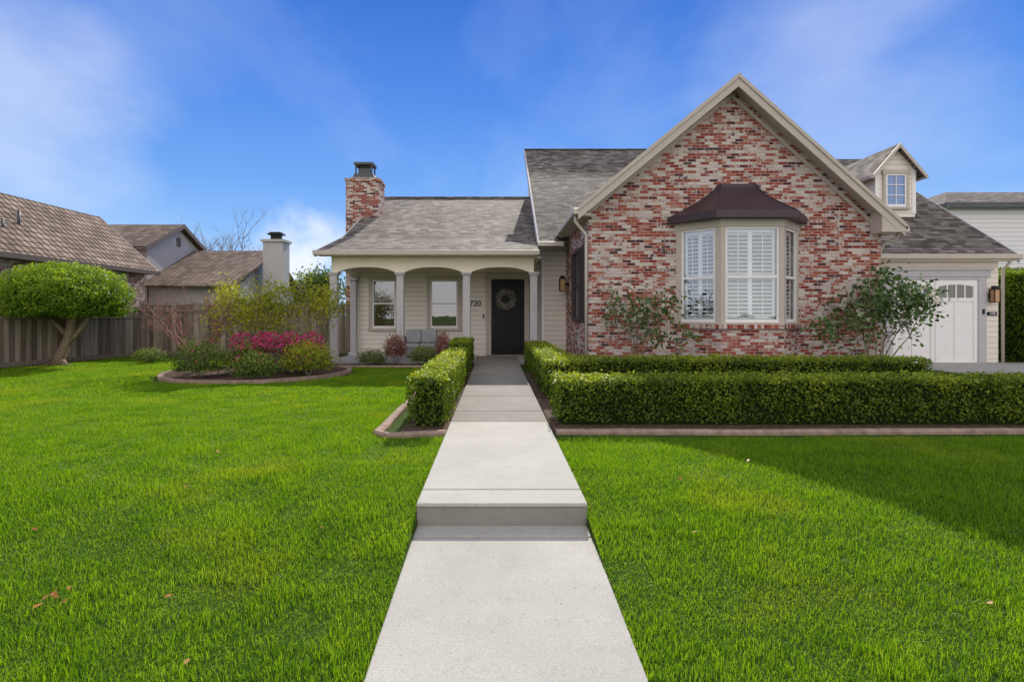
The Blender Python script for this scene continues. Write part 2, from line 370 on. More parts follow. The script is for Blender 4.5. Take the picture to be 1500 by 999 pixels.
rake('rake_board_right',AX+.002,AZ,RX+.06,RZ-.05,-.03,.24,YF-.03,.06,M_taupe)
rake('rake_crown_left',LX-.06,LZ-.05,AX,AZ,.03,.10,YF-.06,.06,M_taupe)
rake('rake_crown_right',AX+.002,AZ,RX+.06,RZ-.05,.03,.10,YF-.06,.06,M_taupe)
rake('frieze_left',LX+.25,LZ+.12,AX,AZ-.12,-.16,.10,YB-.03,.035,M_taupe)
rake('frieze_right',AX+.002,AZ-.12,RX-.25,RZ+.1,-.16,.10,YB-.03,.035,M_taupe)
prism('soffit_left',[(LX,YF+.04,LZ-.13),(AX,YF+.04,AZ-.13),(AX,YB-.001,AZ-.13),(LX,YB-.001,LZ-.13)],(0,0,-.03),M_taupe,H)
prism('soffit_right',[(AX+.003,YF+.04,AZ-.13),(RX,YF+.04,RZ-.13),(RX,YB-.001,RZ-.13),(AX+.003,YB-.001,AZ-.13)],(0,0,-.03),M_taupe,H)
prism('cornice_return',[(8.85,YF-.02,3.23),(9.44,YF-.02,3.23),(9.44,YF-.02,3.40),(8.85,YF-.02,3.86)],(0,.45,0),M_taupe,H)
boxes('cornice_return_moulding',[(8.82,9.47,YF-.05,YF-.021,3.23,3.30)],M_taupe,H)
boxes('gutter_left',[(LX-.17,LX-.03,YF-.02,17.5,LZ-.20,LZ-.06)],M_beige,H,.02)
boxes('eave_soffit_left',[(LX-.03,2.185,YF+.04,17.5,LZ-.22,LZ-.16)],M_beige,H)
boxes('gutter_right',[(RX+.03,RX+.16,YF-.02,15.4,RZ-.20,RZ-.06)],M_beige,H,.02)
tubes('downspouts',[([(LX-.1,12.7,LZ-.2),(LX-.1,12.7,LZ-.33),(LX+.0,12.75,LZ-.45),(2.13,12.86,LZ-.62),(2.13,12.86,LZ-.8),(2.13,12.86,-.05)],.035),
  ([(RX+.09,12.75,RZ-.2),(RX+.08,12.8,RZ-.32),(9.25,13.0,3.02),(9.16,13.02,2.85),(9.16,13.02,-.05)],.035),
  ([(14.58,15.45,2.92),(14.58,15.5,2.8),(14.52,15.63,2.65),(14.52,15.63,-.1)],.04)],M_beige,H)
boxes('side_shutters',[(2.14,2.188,13.35,13.85,1.15,3.05),(2.14,2.188,14.95,15.4,1.15,3.05)],M_shutter,H,.01)
boxes('side_shutter_slats',[(2.125,2.141,a+.05,b-.05,z,z+.035) for (a,b) in ((13.35,13.85),(14.95,15.4)) for z in np.arange(1.22,3.0,.06)],M_shutter,H)
boxes('side_window_frame',[(2.12,2.188,13.88,13.98,1.15,3.05),(2.12,2.188,14.82,14.92,1.15,3.05),(2.12,2.188,13.98,14.82,2.95,3.05),(2.12,2.188,13.98,14.82,1.15,1.25),(2.12,2.188,13.98,14.82,2.06,2.12)],M_shutter,H)
boxes('side_window_glass',[(2.15,2.187,13.98,14.82,1.25,2.95)],M_glassd,H)
def lantern(x,y,z,par,nm):
    boxes(nm+'_frame',[(x-.09,x+.09,y-.09,y+.09,z+.20,z+.225),(x-.08,x+.08,y-.08,y+.08,z-.17,z-.15)]+[(x+a*.08-.010,x+a*.08+.010,y+b*.08-.010,y+b*.08+.010,z-.15,z+.2) for a in(-1,1) for b in(-1,1)]+[(x-.05,x+.05,y+.085,y+.16,z-.06,z+.10)],M_black,par)
    prism(nm+'_cap',[(x-.09,y-.09,z+.226),(x+.09,y-.09,z+.226),(x+.03,y-.03,z+.31),(x-.03,y-.03,z+.31)],(0,.12,0),M_black,par)
    boxes(nm+'_glass',[(x-.07,x+.07,y-.07,y+.07,z-.149,z+.199)],M_lampg,par)
g=G('amber_glass'); M_lampg=g.fin(g.mix(g.noise(8),(.45,.22,.09),(.6,.38,.2)),.2,.5)
lantern(1.99,16.3,2.2,H,'entry_lantern'); boxes('entry_lantern_arm',[(2.05,2.188,16.27,16.33,2.2,2.3)],M_black,H)
lantern(14.2,15.53,1.85,H,'garage_lantern')
# ---- bay
cx=5.71; wb=1.45; wf=.70; yb=YB; yf=12.14
def bayring(ex): return [(cx-wb-ex,yb),(cx-wf-ex*.45,yf-ex),(cx+wf+ex*.45,yf-ex),(cx+wb+ex,yb)]
def bayprism(name,ex,z0,z1,mat):
    r=bayring(ex); prism(name,[(x,y-.002 if i in(0,3) else y,z0) for i,(x,y) in enumerate(r)],(0,0,z1-z0),mat,H)
bayprism('bay_brick_base',0.0,-.15,1.02,M_brick)
bayprism('bay_brick_sill',.05,1.02,1.12,brick_mat('rowlock_brick',BR,.55,bw=.075,bh=.30))
bayprism('bay_sill_trim',.02,1.121,1.17,M_taupe); bayprism('bay_header',.015,3.30,3.50,M_taupe)
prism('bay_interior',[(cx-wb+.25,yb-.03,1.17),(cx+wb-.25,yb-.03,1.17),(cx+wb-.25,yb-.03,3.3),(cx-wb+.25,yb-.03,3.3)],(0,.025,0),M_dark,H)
def face_unit(p0,p1,za,zb,nm,posts=.09):
    p0=Vector((*p0,0)); p1=Vector((*p1,0)); d=(p1-p0); L=d.length; d.normalize(); n=Vector((d.y,-d.x,0))
    def lb(s0,s1,d0,d1,z0,z1):
        q=[p0+d*s0-n*d0,p0+d*s1-n*d0,p0+d*s1-n*d1,p0+d*s0-n*d1]
        return [Vector((v.x,v.y,z0)) for v in q]+[Vector((v.x,v.y,z1)) for v in q]
    def multi(name,LL,mat):
        V=[];F=[]
        for l in LL:
            b=len(V); V+=lb(*l); F+=[(b,b+3,b+2,b+1),(b+4,b+5,b+6,b+7),(b,b+1,b+5,b+4),(b+1,b+2,b+6,b+5),(b+2,b+3,b+7,b+6),(b+3,b,b+4,b+7)]
        mesh_obj(name,V,F,mat,H)
    p=posts
    multi(nm+'_posts',[(0,p,0,.10,za,zb),(L-p,L,0,.10,za,zb)],M_taupe)
    f=.045; mid=(za+zb)/2-.05
    multi(nm+'_sash',[(p,p+f,.02,.07,za,zb),(L-p-f,L-p,.02,.07,za,zb),(p+f,L-p-f,.02,.07,za,za+f+.02),(p+f,L-p-f,.02,.07,zb-f,zb),(p+f,L-p-f,.015,.07,mid-.025,mid+.025)],M_white)
    multi(nm+'_glass',[(p+f,L-p-f,.045,.05,za+f+.02,mid-.025),(p+f,L-p-f,.045,.05,mid+.025,zb-f)],M_glass)
    a,b=p+f,L-p-f; st=[(a,a+.05,.12,.15,za,zb),(b-.05,b,.12,.15,za,zb),(a+.05,b-.05,.12,.15,zb-.12,zb),(a+.05,b-.05,.12,.15,za,za+.12),(a+.05,b-.05,.12,.15,mid-.04,mid+.04)]
    pans=[(a+.05,b-.05)]
    if b-a>.55:
        m=(a+b)/2; st.append((m-.045,m+.045,.119,.151,za,zb)); pans=[(a+.05,m-.045),(m+.045,b-.05)]
    multi(nm+'_shutter_stiles',st,M_white)
    rods=[]
    V=[];F=[]
    for (s0,s1) in pans:
        rods.append(((s0+s1)/2-.007,(s0+s1)/2+.007,.098,.112,za+.15,mid-.08)); rods.append(((s0+s1)/2-.007,(s0+s1)/2+.007,.098,.112,mid+.08,zb-.15))
        for (q0,q1) in ((za+.13,mid-.05),(mid+.05,zb-.13)):
            z=q0+.03
            while z<q1-.02:
                bb=len(V)
                for (dd,dz) in ((.115,-.016),(.160,.016),(.165,.011),(.120,-.021)):
                    for s in (s0,s1):
                        v=p0+d*s-n*dd; V.append(Vector((v.x,v.y,z+dz)))
                F+=[(bb,bb+1,bb+3,bb+2),(bb+2,bb+3,bb+5,bb+4),(bb+4,bb+5,bb+7,bb+6),(bb+6,bb+7,bb+1,bb)]
                z+=.088
    mesh_obj(nm+'_louvers',V,F,M_white,H); multi(nm+'_tilt_rods',rods,M_white)
R=bayring(0)
face_unit(R[0],R[1],1.17,3.30,'bay_window_left',.13); face_unit(R[1],R[2],1.17,3.30,'bay_window_front',.10); face_unit(R[2],R[3],1.17,3.30,'bay_window_right',.13)
rings=[]
for t in np.linspace(0,1,9):
    k=(1-t)**1.4
    hb=.47+ (1.64-.47)*k; hf=.40+(.88-.40)*k; y=(YB-.03)+(11.93-(YB-.03))*k; z=3.63+(4.42-3.63)*t
    rings.append([(cx-hb,YB-.003,z),(cx-hf,y,z),(cx+hf,y,z),(cx+hb,YB-.003,z)])
V=[p for r in rings for p in r]; F=[]
for i in range(8):
    for k in range(3): F.append((i*4+k,i*4+k+1,i*4+k+5,i*4+k+4))
F.append((32,33,34,35)); F.append((3,2,1,0))
mesh_obj('bay_roof',V,F,M_bronze,H)
r=rings[0]; prism('bay_roof_fascia',[(r[0][0]-.02,r[0][1],3.47),(r[1][0]-.01,r[1][1]-.02,3.47),(r[2][0]+.01,r[2][1]-.02,3.47),(r[3][0]+.02,r[3][1],3.47)],(0,0,.158),M_bronze,H)
tubes('bay_roof_seams',[([(cx+s*abs(rr[1][0]-cx),rr[1][1]-.005,rr[1][2]+.005) for rr in rings],.012) for s in (-1,1)],M_bronze,H)
# ---- tall main roof
XT=1.42
slab('main_roof_front',[(XT-.17,16.0,3.46),(10.5,16.0,3.46),(10.5,23.8,8.5),(XT-.17,23.8,8.5)],.10,M_roof,H)
prism('main_gable_end',[(XT,17.0,0),(XT,17.0,3.98),(XT,23.78,8.36),(XT,24.1,8.36),(XT,24.1,0)],(.25,0,0),M_siding,H)
boxes('main_back_wall',[(XT+.26,10.5,23.82,24.08,0,8.4)],M_siding,H)
boxes('main_ridge_cap',[(XT-.18,10.5,23.72,23.88,8.49,8.54)],M_roof,H)
prism('main_rake_board',[(XT-.19,15.98,3.47),(XT-.19,23.8,8.52),(XT-.19,23.8,8.26),(XT-.19,15.98,3.21)],(.05,0,0),M_greytrim,H)
boxes('entry_side_wall',[(XT+.002,2.188,16.96,17.15,-.05,3.9)],M_siding,H)
boxes('entry_corner_boards',[(XT-.03,XT+.1,16.92,16.955,-.05,3.7),(XT-.035,XT-.002,16.92,17.83,-.05,3.0)],M_white,H)
boxes('main_eave_gutter',[(XT-.2,2.0,15.88,15.99,3.33,3.47)],M_beige,H,.02)
# ---- left wing
slab('wing_roof',[(-4.75,16.9,3.69),(XT-.002,16.9,3.69),(XT-.002,22.5,6.14),(-4.75,22.5,6.14)],.09,M_roof,H)
slab('wing_roof_back',[(-4.75,22.5,6.13),(XT-.002,22.5,6.13),(XT-.002,27.5,3.7),(-4.75,27.5,3.7)],.09,M_roof,H)
slab('porch_roof',[(-4.98,15.08,3.10),(1.20,15.08,3.10),(1.20,16.93,3.70),(-4.80,16.93,3.70)],.06,M_roof,H)
boxes('ridge_cap',[(-4.76,XT-.01,22.42,22.58,6.13,6.18)],M_roof,H)
prism('wing_gable_wall',[(-4.58,17.87,0),(-4.58,17.87,4.0),(-4.58,22.5,6.02),(-4.58,27,3.8),(-4.58,27,0)],(.2,0,0),M_siding,H)
prism('wing_rake',[(-4.79,16.9,3.70),(-4.79,22.5,6.16),(-4.79,22.5,5.92),(-4.79,16.9,3.46)],(.05,0,0),M_taupe,H)
prism('porch_rake',[(-5.01,15.08,3.10),(-4.83,16.93,3.71),(-4.83,16.93,3.5),(-5.01,15.08,2.94)],(.04,0,0),M_taupe,H)
boxes('wing_front_wall',[(-4.575,XT,17.86,18.05,-.05,3.9)],M_siding,H)
boxes('porch_ceiling',[(-4.7,1.30,15.62,17.85,2.96,3.0)],M_cream,H)
boxes('porch_end_panel',[(-4.72,-4.6,15.7,17.84,3.0,3.3)],M_cream,H)
boxes('porch_gutter',[(-5.02,1.22,14.95,15.08,2.97,3.11)],M_taupe,H,.02)
boxes('porch_fascia',[(-4.95,1.2,15.09,15.385,2.975,3.035)],M_cream,H)
boxes('porch_slab',[(-4.8,-.57,15.25,17.85,-.1,.02),(.66,XT,15.25,17.85,-.1,.02)],M_drive,H)
def arch_beam(name,p0,p1,zs,zc,zt,th,n=18,cols=.13):
    p0=Vector(p0);p1=Vector(p1); d=p1-p0; L=d.length; d.normalize(); nn=Vector((-d.y,d.x,0))
    V=[];F=[]
    ss=[0,cols]+[cols+(L-2*cols)*(i+.5)/n for i in range(n)]+[L-cols,L]
    for s in ss:
        u=(s-L/2)/(L/2-cols); zb=zs if abs(u)>=1 else zs+(zc-zs)*(1-abs(u)**2.6)
        q=p0+d*s
        V+=[(q.x,q.y,zb),(q.x,q.y,zt),(q.x+nn.x*th,q.y+nn.y*th,zt),(q.x+nn.x*th,q.y+nn.y*th,zb)]
    for i in range(len(ss)-1):
        a=i*4;b=a+4
        for k in range(4): F.append((a+k,a+(k+1)%4,b+(k+1)%4,b+k))
    F.append((0,1,2,3)); m=len(V)-4; F.append((m+3,m+2,m+1,m))
    mesh_obj(name,V,F,M_cream,H)
colx=[-4.58,-2.70,-.82,1.08]
for i in range(3): arch_beam('porch_arch_%d'%i,(colx[i],15.4,0),(colx[i+1]-.001,15.4,0),2.54,2.68,2.97,.2)
arch_beam('porch_side_arch',(-4.69,15.61,0),(-4.69,17.85,0),2.54,2.68,2.96,-.2)
cb=[];cc=[]
for x in colx: cb.append((x-.105,x+.105,15.395,15.605,.14,2.44)); cc+= [(x-.14,x+.14,15.36,15.64,.02,.14),(x-.125,x+.125,15.375,15.625,2.44,2.48),(x-.15,x+.15,15.35,15.65,2.48,2.538)]
for x in (-4.6,1.2): cb.append((x-.095,x+.095,17.62,17.81,.14,2.44)); cc+=[(x-.14,x+.14,17.57,17.85,.02,.14),(x-.14,x+.14,17.57,17.85,2.44,2.538)]
boxes('porch_columns',cb,M_greytrim,H,.02); boxes('porch_column_caps',cc,M_greytrim,H,.012)
def flatwin(nm,x0,x1,z0,z1,y,trim=.12,tm=M_taupe,mid=True,gm=M_glassd,grid=0):
    boxes(nm+'_casing',[(x0-trim,x0,y-.06,y-.002,z0-.04,z1),(x1,x1+trim,y-.06,y-.002,z0-.04,z1),(x0-trim-.03,x1+trim+.03,y-.07,y-.002,z1,z1+trim+.03),(x0-trim-.03,x1+trim+.03,y-.09,y-.002,z0-.12,z0-.04)],tm,H,.006)
    f=.045; L=[(x0,x0+f,y-.05,y-.003,z0-.04,z1),(x1-f,x1,y-.05,y-.003,z0-.04,z1),(x0+f,x1-f,y-.05,y-.003,z0-.04,z0+f),(x0+f,x1-f,y-.05,y-.003,z1-f,z1)]
    m=(z0+z1)/2
    if mid: L.append((x0+f,x1-f,y-.055,y-.003,m-.02,m+.03))
    if grid:
        xm=(x0+x1)/2; L.append((xm-.012,xm+.012,y-.045,y-.003,z0+f,z1-f)); 
        for q in range(1,grid): zz=z0+(z1-z0)*q/grid; L.append((x0+f,xm-.012,y-.044,y-.003,zz-.012,zz+.012)); L.append((xm+.012,x1-f,y-.044,y-.003,zz-.012,zz+.012))
    boxes(nm+'_sash',L,M_white,H)
    if mid:
        boxes(nm+'_blinds',[(x0+f,x1-f,y-.016,y-.010,z,z+.022) for z in np.arange(z0+f+.01,z1-f-.03,.052)],M_white,H)
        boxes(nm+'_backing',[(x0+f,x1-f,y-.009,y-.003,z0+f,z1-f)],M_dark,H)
        boxes(nm+'_glass',[(x0+f,x1-f,y-.026,y-.022,z0+f,m-.02),(x0+f,x1-f,y-.026,y-.022,m+.03,z1-f)],M_glassp,H)
    else: boxes(nm+'_glass',[(x0+f,x1-f,y-.02,y-.003,z0+f,z1-f)],gm,H)
M_glassp=glass_mat('porch_glass',.20,(.62,.53,.50),True)
flatwin('porch_window_a',-4.02,-3.26,.93,2.46,17.86); flatwin('porch_window_b',-2.12,-1.24,.93,2.46,17.86)
boxes('door_casing',[(-.32,-.14,17.77,17.858,.02,2.5),(.94,1.10,17.77,17.858,.02,2.5),(-.36,1.10,17.76,17.858,2.5,2.68)],M_taupe,H,.01)
boxes('door_leaf',[(-.138,.938,17.82,17.855,.03,2.49)],M_black,H)
boxes('door_panels',[(-.02,.33,17.80,17.822,1.28,2.32),(.47,.82,17.80,17.822,1.28,2.32),(-.02,.33,17.80,17.822,.2,1.0),(.47,.82,17.80,17.822,.2,1.0)],M_black,H,.012)
boxes('door_handle',[(-.07,-.04,17.76,17.82,.98,1.25)],M_metal,H,.01); boxes('doorstep',[(-.3,1.05,17.6,17.76,.0,.045)],M_conc2,H)
boxes('doorbell',[(-.42,-.37,17.83,17.858,1.22,1.36)],M_metal,H)
a=rng.uniform(0,6.283,1500); rr=.24+rng.normal(0,.045,1500); P=np.stack([.34+rr*np.cos(a),17.74+rng.normal(0,.02,1500),1.84+rr*np.sin(a)],1)
leaves('wreath_leaves',P,np.tile([0,-1,0],(1500,1)),.09,.025,leaf_mat('wreath_sage',(.14,.14,.12),(.36,.34,.30),(.65,.60,.54),.2),H,.9)
def text(nm,s,x,y,z,size,mat,par):
    cu=bpy.data.curves.new(nm,'FONT'); cu.body=s; cu.size=size; cu.extrude=.01; o=bpy.data.objects.new(nm,cu); o.location=(x,y,z); o.rotation_euler=(math.pi/2,0,0)
    cu.materials.append(mat); C.objects.link(o); o.parent=par
text('house_number','720',-.86,17.845,1.62,.26,M_black,H)
# chimney
boxes('chimney_stack',[(-5.35,-4.15,19.5,20.4,-.1,6.1)],M_brick,H); boxes('chimney_corbel',[(-5.39,-4.11,19.46,20.44,6.1,6.2)],M_brick,H)
boxes('chimney_crown',[(-5.25,-4.25,19.6,20.3,6.2,6.27)],M_drive,H)
prism('chimney_shroud_base',[(-5.15,19.65,6.27),(-4.35,19.65,6.27),(-4.42,19.65,6.42),(-5.08,19.65,6.42)],(0,.55,0),M_metal,H)
boxes('chimney_shroud',[(-5.1,-4.4,19.62,20.25,6.74,6.82)]+[(a,a+.05,b,b+.05,6.42,6.74) for a in(-5.06,-4.49) for b in(19.66,20.15)]+[(-4.95,-4.55,19.75,20.1,6.42,6.62)],M_metal,H)
# ---- garage wing
boxes('garage_front_wall',[(9.1,14.45,15.7,15.9,-.2,3.2)],M_siding,H)
GX=14.75
slab('garage_roof',[(9.4,15.4,3.02),(GX,15.4,3.02),(GX,22.0,7.60),(9.4,22.0,7.60)],.10,M_roof,H)
slab('garage_roof_back',[(9.4,22.0,7.59),(GX,22.0,7.59),(GX,27,4.1),(9.4,27,4.1)],.10,M_roof,H)
prism('garage_gable_end',[(14.3,15.91,0),(14.3,15.91,3.2),(14.3,22,7.42),(14.3,26.5,4.3),(14.3,26.5,0)],(.15,0,0),M_siding,H)
boxes('garage_gutter',[(9.7,GX+.02,15.27,15.4,2.9,3.04)],M_taupe,H,.02); boxes('garage_soffit',[(9.3,GX,15.41,15.695,2.86,2.9)],M_cream,H)
prism('garage_rake',[(GX+.001,15.4,3.03),(GX+.001,22,7.61),(GX+.001,22,7.38),(GX+.001,15.4,2.8)],(.04,0,0),M_greytrim,H)
boxes('garage_header',[(11.05,14.15,15.6,15.698,2.42,2.6),(10.98,14.22,15.57,15.698,2.6,2.66)],M_greytrim,H,.01)
boxes('garage_jambs',[(11.1,11.33,15.62,15.698,-.15,2.42),(13.82,14.05,15.62,15.698,-.15,2.42),(11.33,13.82,15.62,15.698,2.34,2.42)],M_greytrim,H,.01)
boxes('garage_door',[(11.33,13.82,15.66,15.699,-.15,2.34)],M_white,H)
L=[];W=[]
xm=12.575
for (a,b) in ((11.38,xm-.02),(xm+.02,13.78)):
    L+=[(a,a+.09,15.635,15.661,-.12,2.30),(b-.09,b,15.635,15.661,-.12,2.30),(a+.09,b-.09,15.635,15.661,1.72,1.82),(a+.09,b-.09,15.635,15.661,-.12,.02),(a+.09,b-.09,15.635,15.661,2.20,2.30)]
    mm=(a+b)/2; L.append((mm-.045,mm+.045,15.640,15.661,.02,1.72))
    for k in range(1,4):
        xx=a+.09+(b-a-.18)*k/4; L.append((xx-.018,xx+.018,15.640,15.661,1.82,2.20))
    for k in range(4):
        x0=a+.09+(b-a-.18)*k/4; x1=a+.09+(b-a-.18)*(k+1)/4
        W.append((x0+.02,x1-.02,15.652,15.6605,1.82,2.20))
    n_=8
    top=[(a+.09+(b-a-.18)*i/n_, 2.14+.06*(1-(2*i/n_-1)**2)) for i in range(n_+1)]
    prism('garage_window_head',[(a+.09,15.637,2.201),(b-.09,15.637,2.201)]+[(xx,15.637,zz) for xx,zz in reversed(top)],(0,.014,0),M_white,H)
boxes('garage_door_rails',L,M_white,H)
boxes('garage_door_windows',W,glass_mat('garage_glass',.10,(.09,.075,.05),False),H)
boxes('number_plaque',[(14.12,14.38,15.66,15.698,1.32,1.42)],M_black,H)
text('plaque_number','1720',14.16,15.655,1.34,.08,M_white,H)
boxes('keypad',[(13.92,13.98,15.6,15.62,1.35,1.5)],M_black,H)
# dormer
DX0,DX1,DY=12.1,13.36,17.4; dz0,dz1,da=4.45,5.98,6.72; dm=(DX0+DX1)/2
prism('dormer_body',[(DX0,DY,dz0),(DX1,DY,dz0),(DX1,DY,dz1),(dm,DY,da-.08),(DX0,DY,dz1)],(0,4.0,0),M_siding,H)
o=.2; ds=(da-dz1)/(dm-DX0)
slab('dormer_roof_left',[(DX0-o,DY-.2,dz1-o*ds+.02),(dm,DY-.2,da+.02),(dm,21.8,da+.02),(DX0-o,21.0,dz1-o*ds+.02)],.07,M_roof,H)
slab('dormer_roof_right',[(dm+.001,DY-.2,da+.02),(DX1+o,DY-.2,dz1-o*ds+.02),(DX1+o,21,dz1-o*ds+.02),(dm+.001,21.8,da+.02)],.07,M_roof,H)
def rk(nm,x0,z0,x1,z1): prism(nm,[(x0,DY-.23,z0),(x1,DY-.23,z1),(x1,DY-.23,z1-.13),(x0,DY-.23,z0-.13)],(0,.03,0),M_taupe,H)
rk('dormer_rake_left',DX0-o-.02,dz1-o*ds+.0,dm,da+.02); rk('dormer_rake_right',dm+.001,da+.02,DX1+o+.02,dz1-o*ds)
boxes('dormer_gutters',[(DX0-o-.08,DX0-o,DY-.2,19.5,dz1-o*ds-.1,dz1-o*ds),(DX1+o,DX1+o+.08,DY-.2,19.5,dz1-o*ds-.1,dz1-o*ds)],M_taupe,H)
flatwin('dormer_window',dm-.32,dm+.32,4.80,5.80,DY,.09,M_taupe,False,glass_mat('dormer_glass',.16,(.05,.15,.42),False),3)  # blue sky reflection put into the pane's base colour
boxes('dormer_corner_boards',[(DX0-.02,DX0+.1,DY-.02,DY-.002,dz0+.1,dz1),(DX1-.1,DX1+.02,DY-.02,DY-.002,dz0+.1,dz1)],M_white,H)
# patio sofa
S=empty('patio_sofa'); sx0,sx1,sy=-2.95,-1.72,17.0
boxes('frame',[(sx0,sx0+.12,sy-.35,sy+.35,.1,.66),(sx1-.12,sx1,sy-.35,sy+.35,.1,.66),(sx0+.12,sx1-.12,sy+.25,sy+.35,.1,.85),(sx0+.12,sx1-.12,sy-.35,sy+.25,.12,.32)]+[(a,a+.05,b,b+.05,.02,.1) for a in(sx0,sx1-.05) for b in(sy-.35,sy+.3)],M_cushion,S,.015)
boxes('cushions',[(sx0+.13,-2.34,sy-.36,sy+.12,.325,.46),(-2.33,sx1-.13,sy-.36,sy+.12,.325,.46),(sx0+.13,-2.34,sy+.1,sy+.24,.465,.88),(-2.33,sx1-.13,sy+.1,sy+.24,.465,.88)],plain('cushion_grey',(.42,.43,.45),.9,.1,.1),S,.04)

# ---------------------------------------------------------------- fence
g=G('weathered_fence'); u,v,_=g.sep(g.uv())
n1=g.noise(1.,vec=g.comb(g.math('MULTIPLY',u,14.),g.math('MULTIPLY',v,1.2),0.),detail=5); a=g.N.new('ShaderNodeAttribute'); a.attribute_name='rnd'
c=g.ramp(g.math('ADD',g.math('MULTIPLY',n1,.6),g.math('MULTIPLY',a.outputs['Fac'],.45)),[(.2,(.08,.065,.052)),(.5,(.19,.15,.12)),(.85,(.40,.33,.27))])
g.bump(n1,.5,.01); M_fence=g.fin(c,.9,.1)
def fence(name,pts):
    par=empty(name); V=[];F=[];R=[]
    def obx(q,d,nn,s0,s1,t0,t1,z0,z1,r):
        b=len(V)
        for z in (z0,z1):
            for (s,t) in ((s0,t0),(s1,t0),(s1,t1),(s0,t1)): V.append((q[0]+d[0]*s+nn[0]*t,q[1]+d[1]*s+nn[1]*t,z))
        F.extend([(b,b+3,b+2,b+1),(b+4,b+5,b+6,b+7),(b,b+1,b+5,b+4),(b+1,b+2,b+6,b+5),(b+2,b+3,b+7,b+6),(b+3,b,b+4,b+7)]); R.extend([r]*6)
    for (x0,y0,t0),(x1,y1,t1) in zip(pts[:-1],pts[1:]):
        L=math.hypot(x1-x0,y1-y0); d=((x1-x0)/L,(y1-y0)/L); nn=(-d[1],d[0]); s=0
        while s<L-.01:
            w=min(.14,L-s); t=t0+(t1-t0)*s/L; r=random.random()
            obx((x0,y0),d,nn,s,s+w-.008,random.uniform(0,.006),.025,-.1,t-.06+random.uniform(-.008,.008),r); s+=.142
        k=max(1,int(L/2.4))
        for i in range(k+1):
            s=L*i/k; t=t0+(t1-t0)*i/k; obx((x0,y0),d,nn,s-.05,s+.05,-.075,.03,-.1,t+.04,.6)
        for i in range(k):
            s0=L*i/k+.05;s1=L*(i+1)/k-.05;t=t0+(t1-t0)*(i+.5)/k
            obx((x0,y0),d,nn,s0,s1,-.05,.035,t-.04,t,.8); obx((x0,y0),d,nn,s0,s1,-.03,-.001,t-.30,t-.22,.55); obx((x0,y0),d,nn,s0,s1,-.03,-.001,.0,.12,.5)
    o=mesh_obj('boards',V,F,M_fence,par,fix=False); at=o.data.attributes.new('rnd','FLOAT','FACE'); at.data.foreach_set('value',np.array(R,dtype=np.float32))
fence('wooden_fence',[(-13.2,8.5,1.3),(-12.55,13.6,1.36),(-11.75,18.1,1.68)])
fence('wooden_fence',[(-11.7,18.2,1.72),(-4.75,19.0,1.76)])
fence('wooden_fence',[(14.6,17.2,1.7),(20,17.2,1.7)])

# ---------------------------------------------------------------- neighbours
M_dtrim=plain('brown_trim',(.15,.11,.09),.6,.3,.1)
def gable_y(name,xe0,xr,y0,y1,ze,zr,wallm,roofm,trim):
    P=empty(name); ov=.45
    prism('walls',[(xe0-ov,y0,-.3),(2*xr-xe0+ov,y0,-.3),(2*xr-xe0+ov,y0,ze+.1),(xr,y0,zr-.2),(xe0-ov,y0,ze+.1)],(0,y1-y0-.3,0),wallm,P)
    slab('roof_right',[(xe0,y0-.3,ze),(xe0,y1,ze),(xr,y1,zr),(xr,y0-.3,zr)],.12,roofm,P)
    slab('roof_left',[(2*xr-xe0,y0-.3,ze),(2*xr-xe0,y1,ze),(xr-.001,y1,zr),(xr-.001,y0-.3,zr)],.12,roofm,P)
    boxes('gutter',[(xe0+.001,xe0+.12,y0-.3,y1,ze-.2,ze-.02)],trim,P); boxes('soffit',[(xe0-ov+.001,xe0,y0-.3,y1-.3,ze-.2,ze-.14)],trim,P)
    return P
N1=gable_y('neighbour_brick_house',-16.5,-19.4,6,26.7,3.46,6.12,M_brick2,M_tile,M_dtrim)
prism('rake_end',[(-16.5,26.7,3.47),(-19.4,26.7,6.15),(-19.4,26.7,5.9),(-16.5,26.7,3.22)],(0,.05,0),M_dtrim,N1)
boxes('window_frame',[(-16.945,-16.9,24.4,25.2,1.7,2.75)],M_white,N1); boxes('window_glass',[(-16.9,-16.88,24.5,25.1,1.8,2.65)],M_glassd,N1)
tubes('roof_vents',[([(-17.9,20.5,4.6),(-17.9,20.5,5.25)],.05),([(-18.3,18.5,5.0),(-18.3,18.5,5.5)],.12),([(-17.6,19.5,4.3),(-17.6,19.5,4.75)],.04)],M_metal,N1)
N2=empty('neighbour_stucco_house')
prism('upper_walls',[(-18,28.2,-.3),(-18,28.2,4.9),(-18,31,6.2),(-18,33.8,4.9),(-18,33.8,-.3)],(-9,0,0),M_stucco,N2)
slab('upper_roof_front',[(-27,27.6,4.8),(-17.7,27.6,4.8),(-17.7,31,6.45),(-27,31,6.45)],.12,M_tile,N2)
slab('upper_roof_back',[(-27,34.4,4.8),(-17.7,34.4,4.8),(-17.7,31,6.44),(-27,31,6.44)],.12,M_tile,N2)
prism('upper_rake',[(-17.69,27.6,4.82),(-17.69,31,6.47),(-17.69,34.4,4.82),(-17.69,34.4,4.6),(-17.69,31,6.22),(-17.69,27.6,4.6)],(.04,0,0),M_dtrim,N2)
boxes('gable_vent',[(-17.998,-17.97,30.8,31.2,5.2,5.7)],M_dtrim,N2)
slab('lower_roof_front',[(-18,27.6,2.85),(-13.1,27.6,2.85),(-13.1,32.6,5.15),(-18,32.6,5.15)],.12,M_tile,N2)
slab('lower_roof_back',[(-18,37,2.85),(-13.1,37,2.85),(-13.1,32.6,5.14),(-18,32.6,5.14)],.12,M_tile,N2)
prism('lower_walls',[(-13.5,28.2,-.3),(-13.5,28.2,2.9),(-13.5,32.6,4.9),(-13.5,36.5,2.9),(-13.5,36.5,-.3)],(-4.4,0,0),M_stucco,N2)
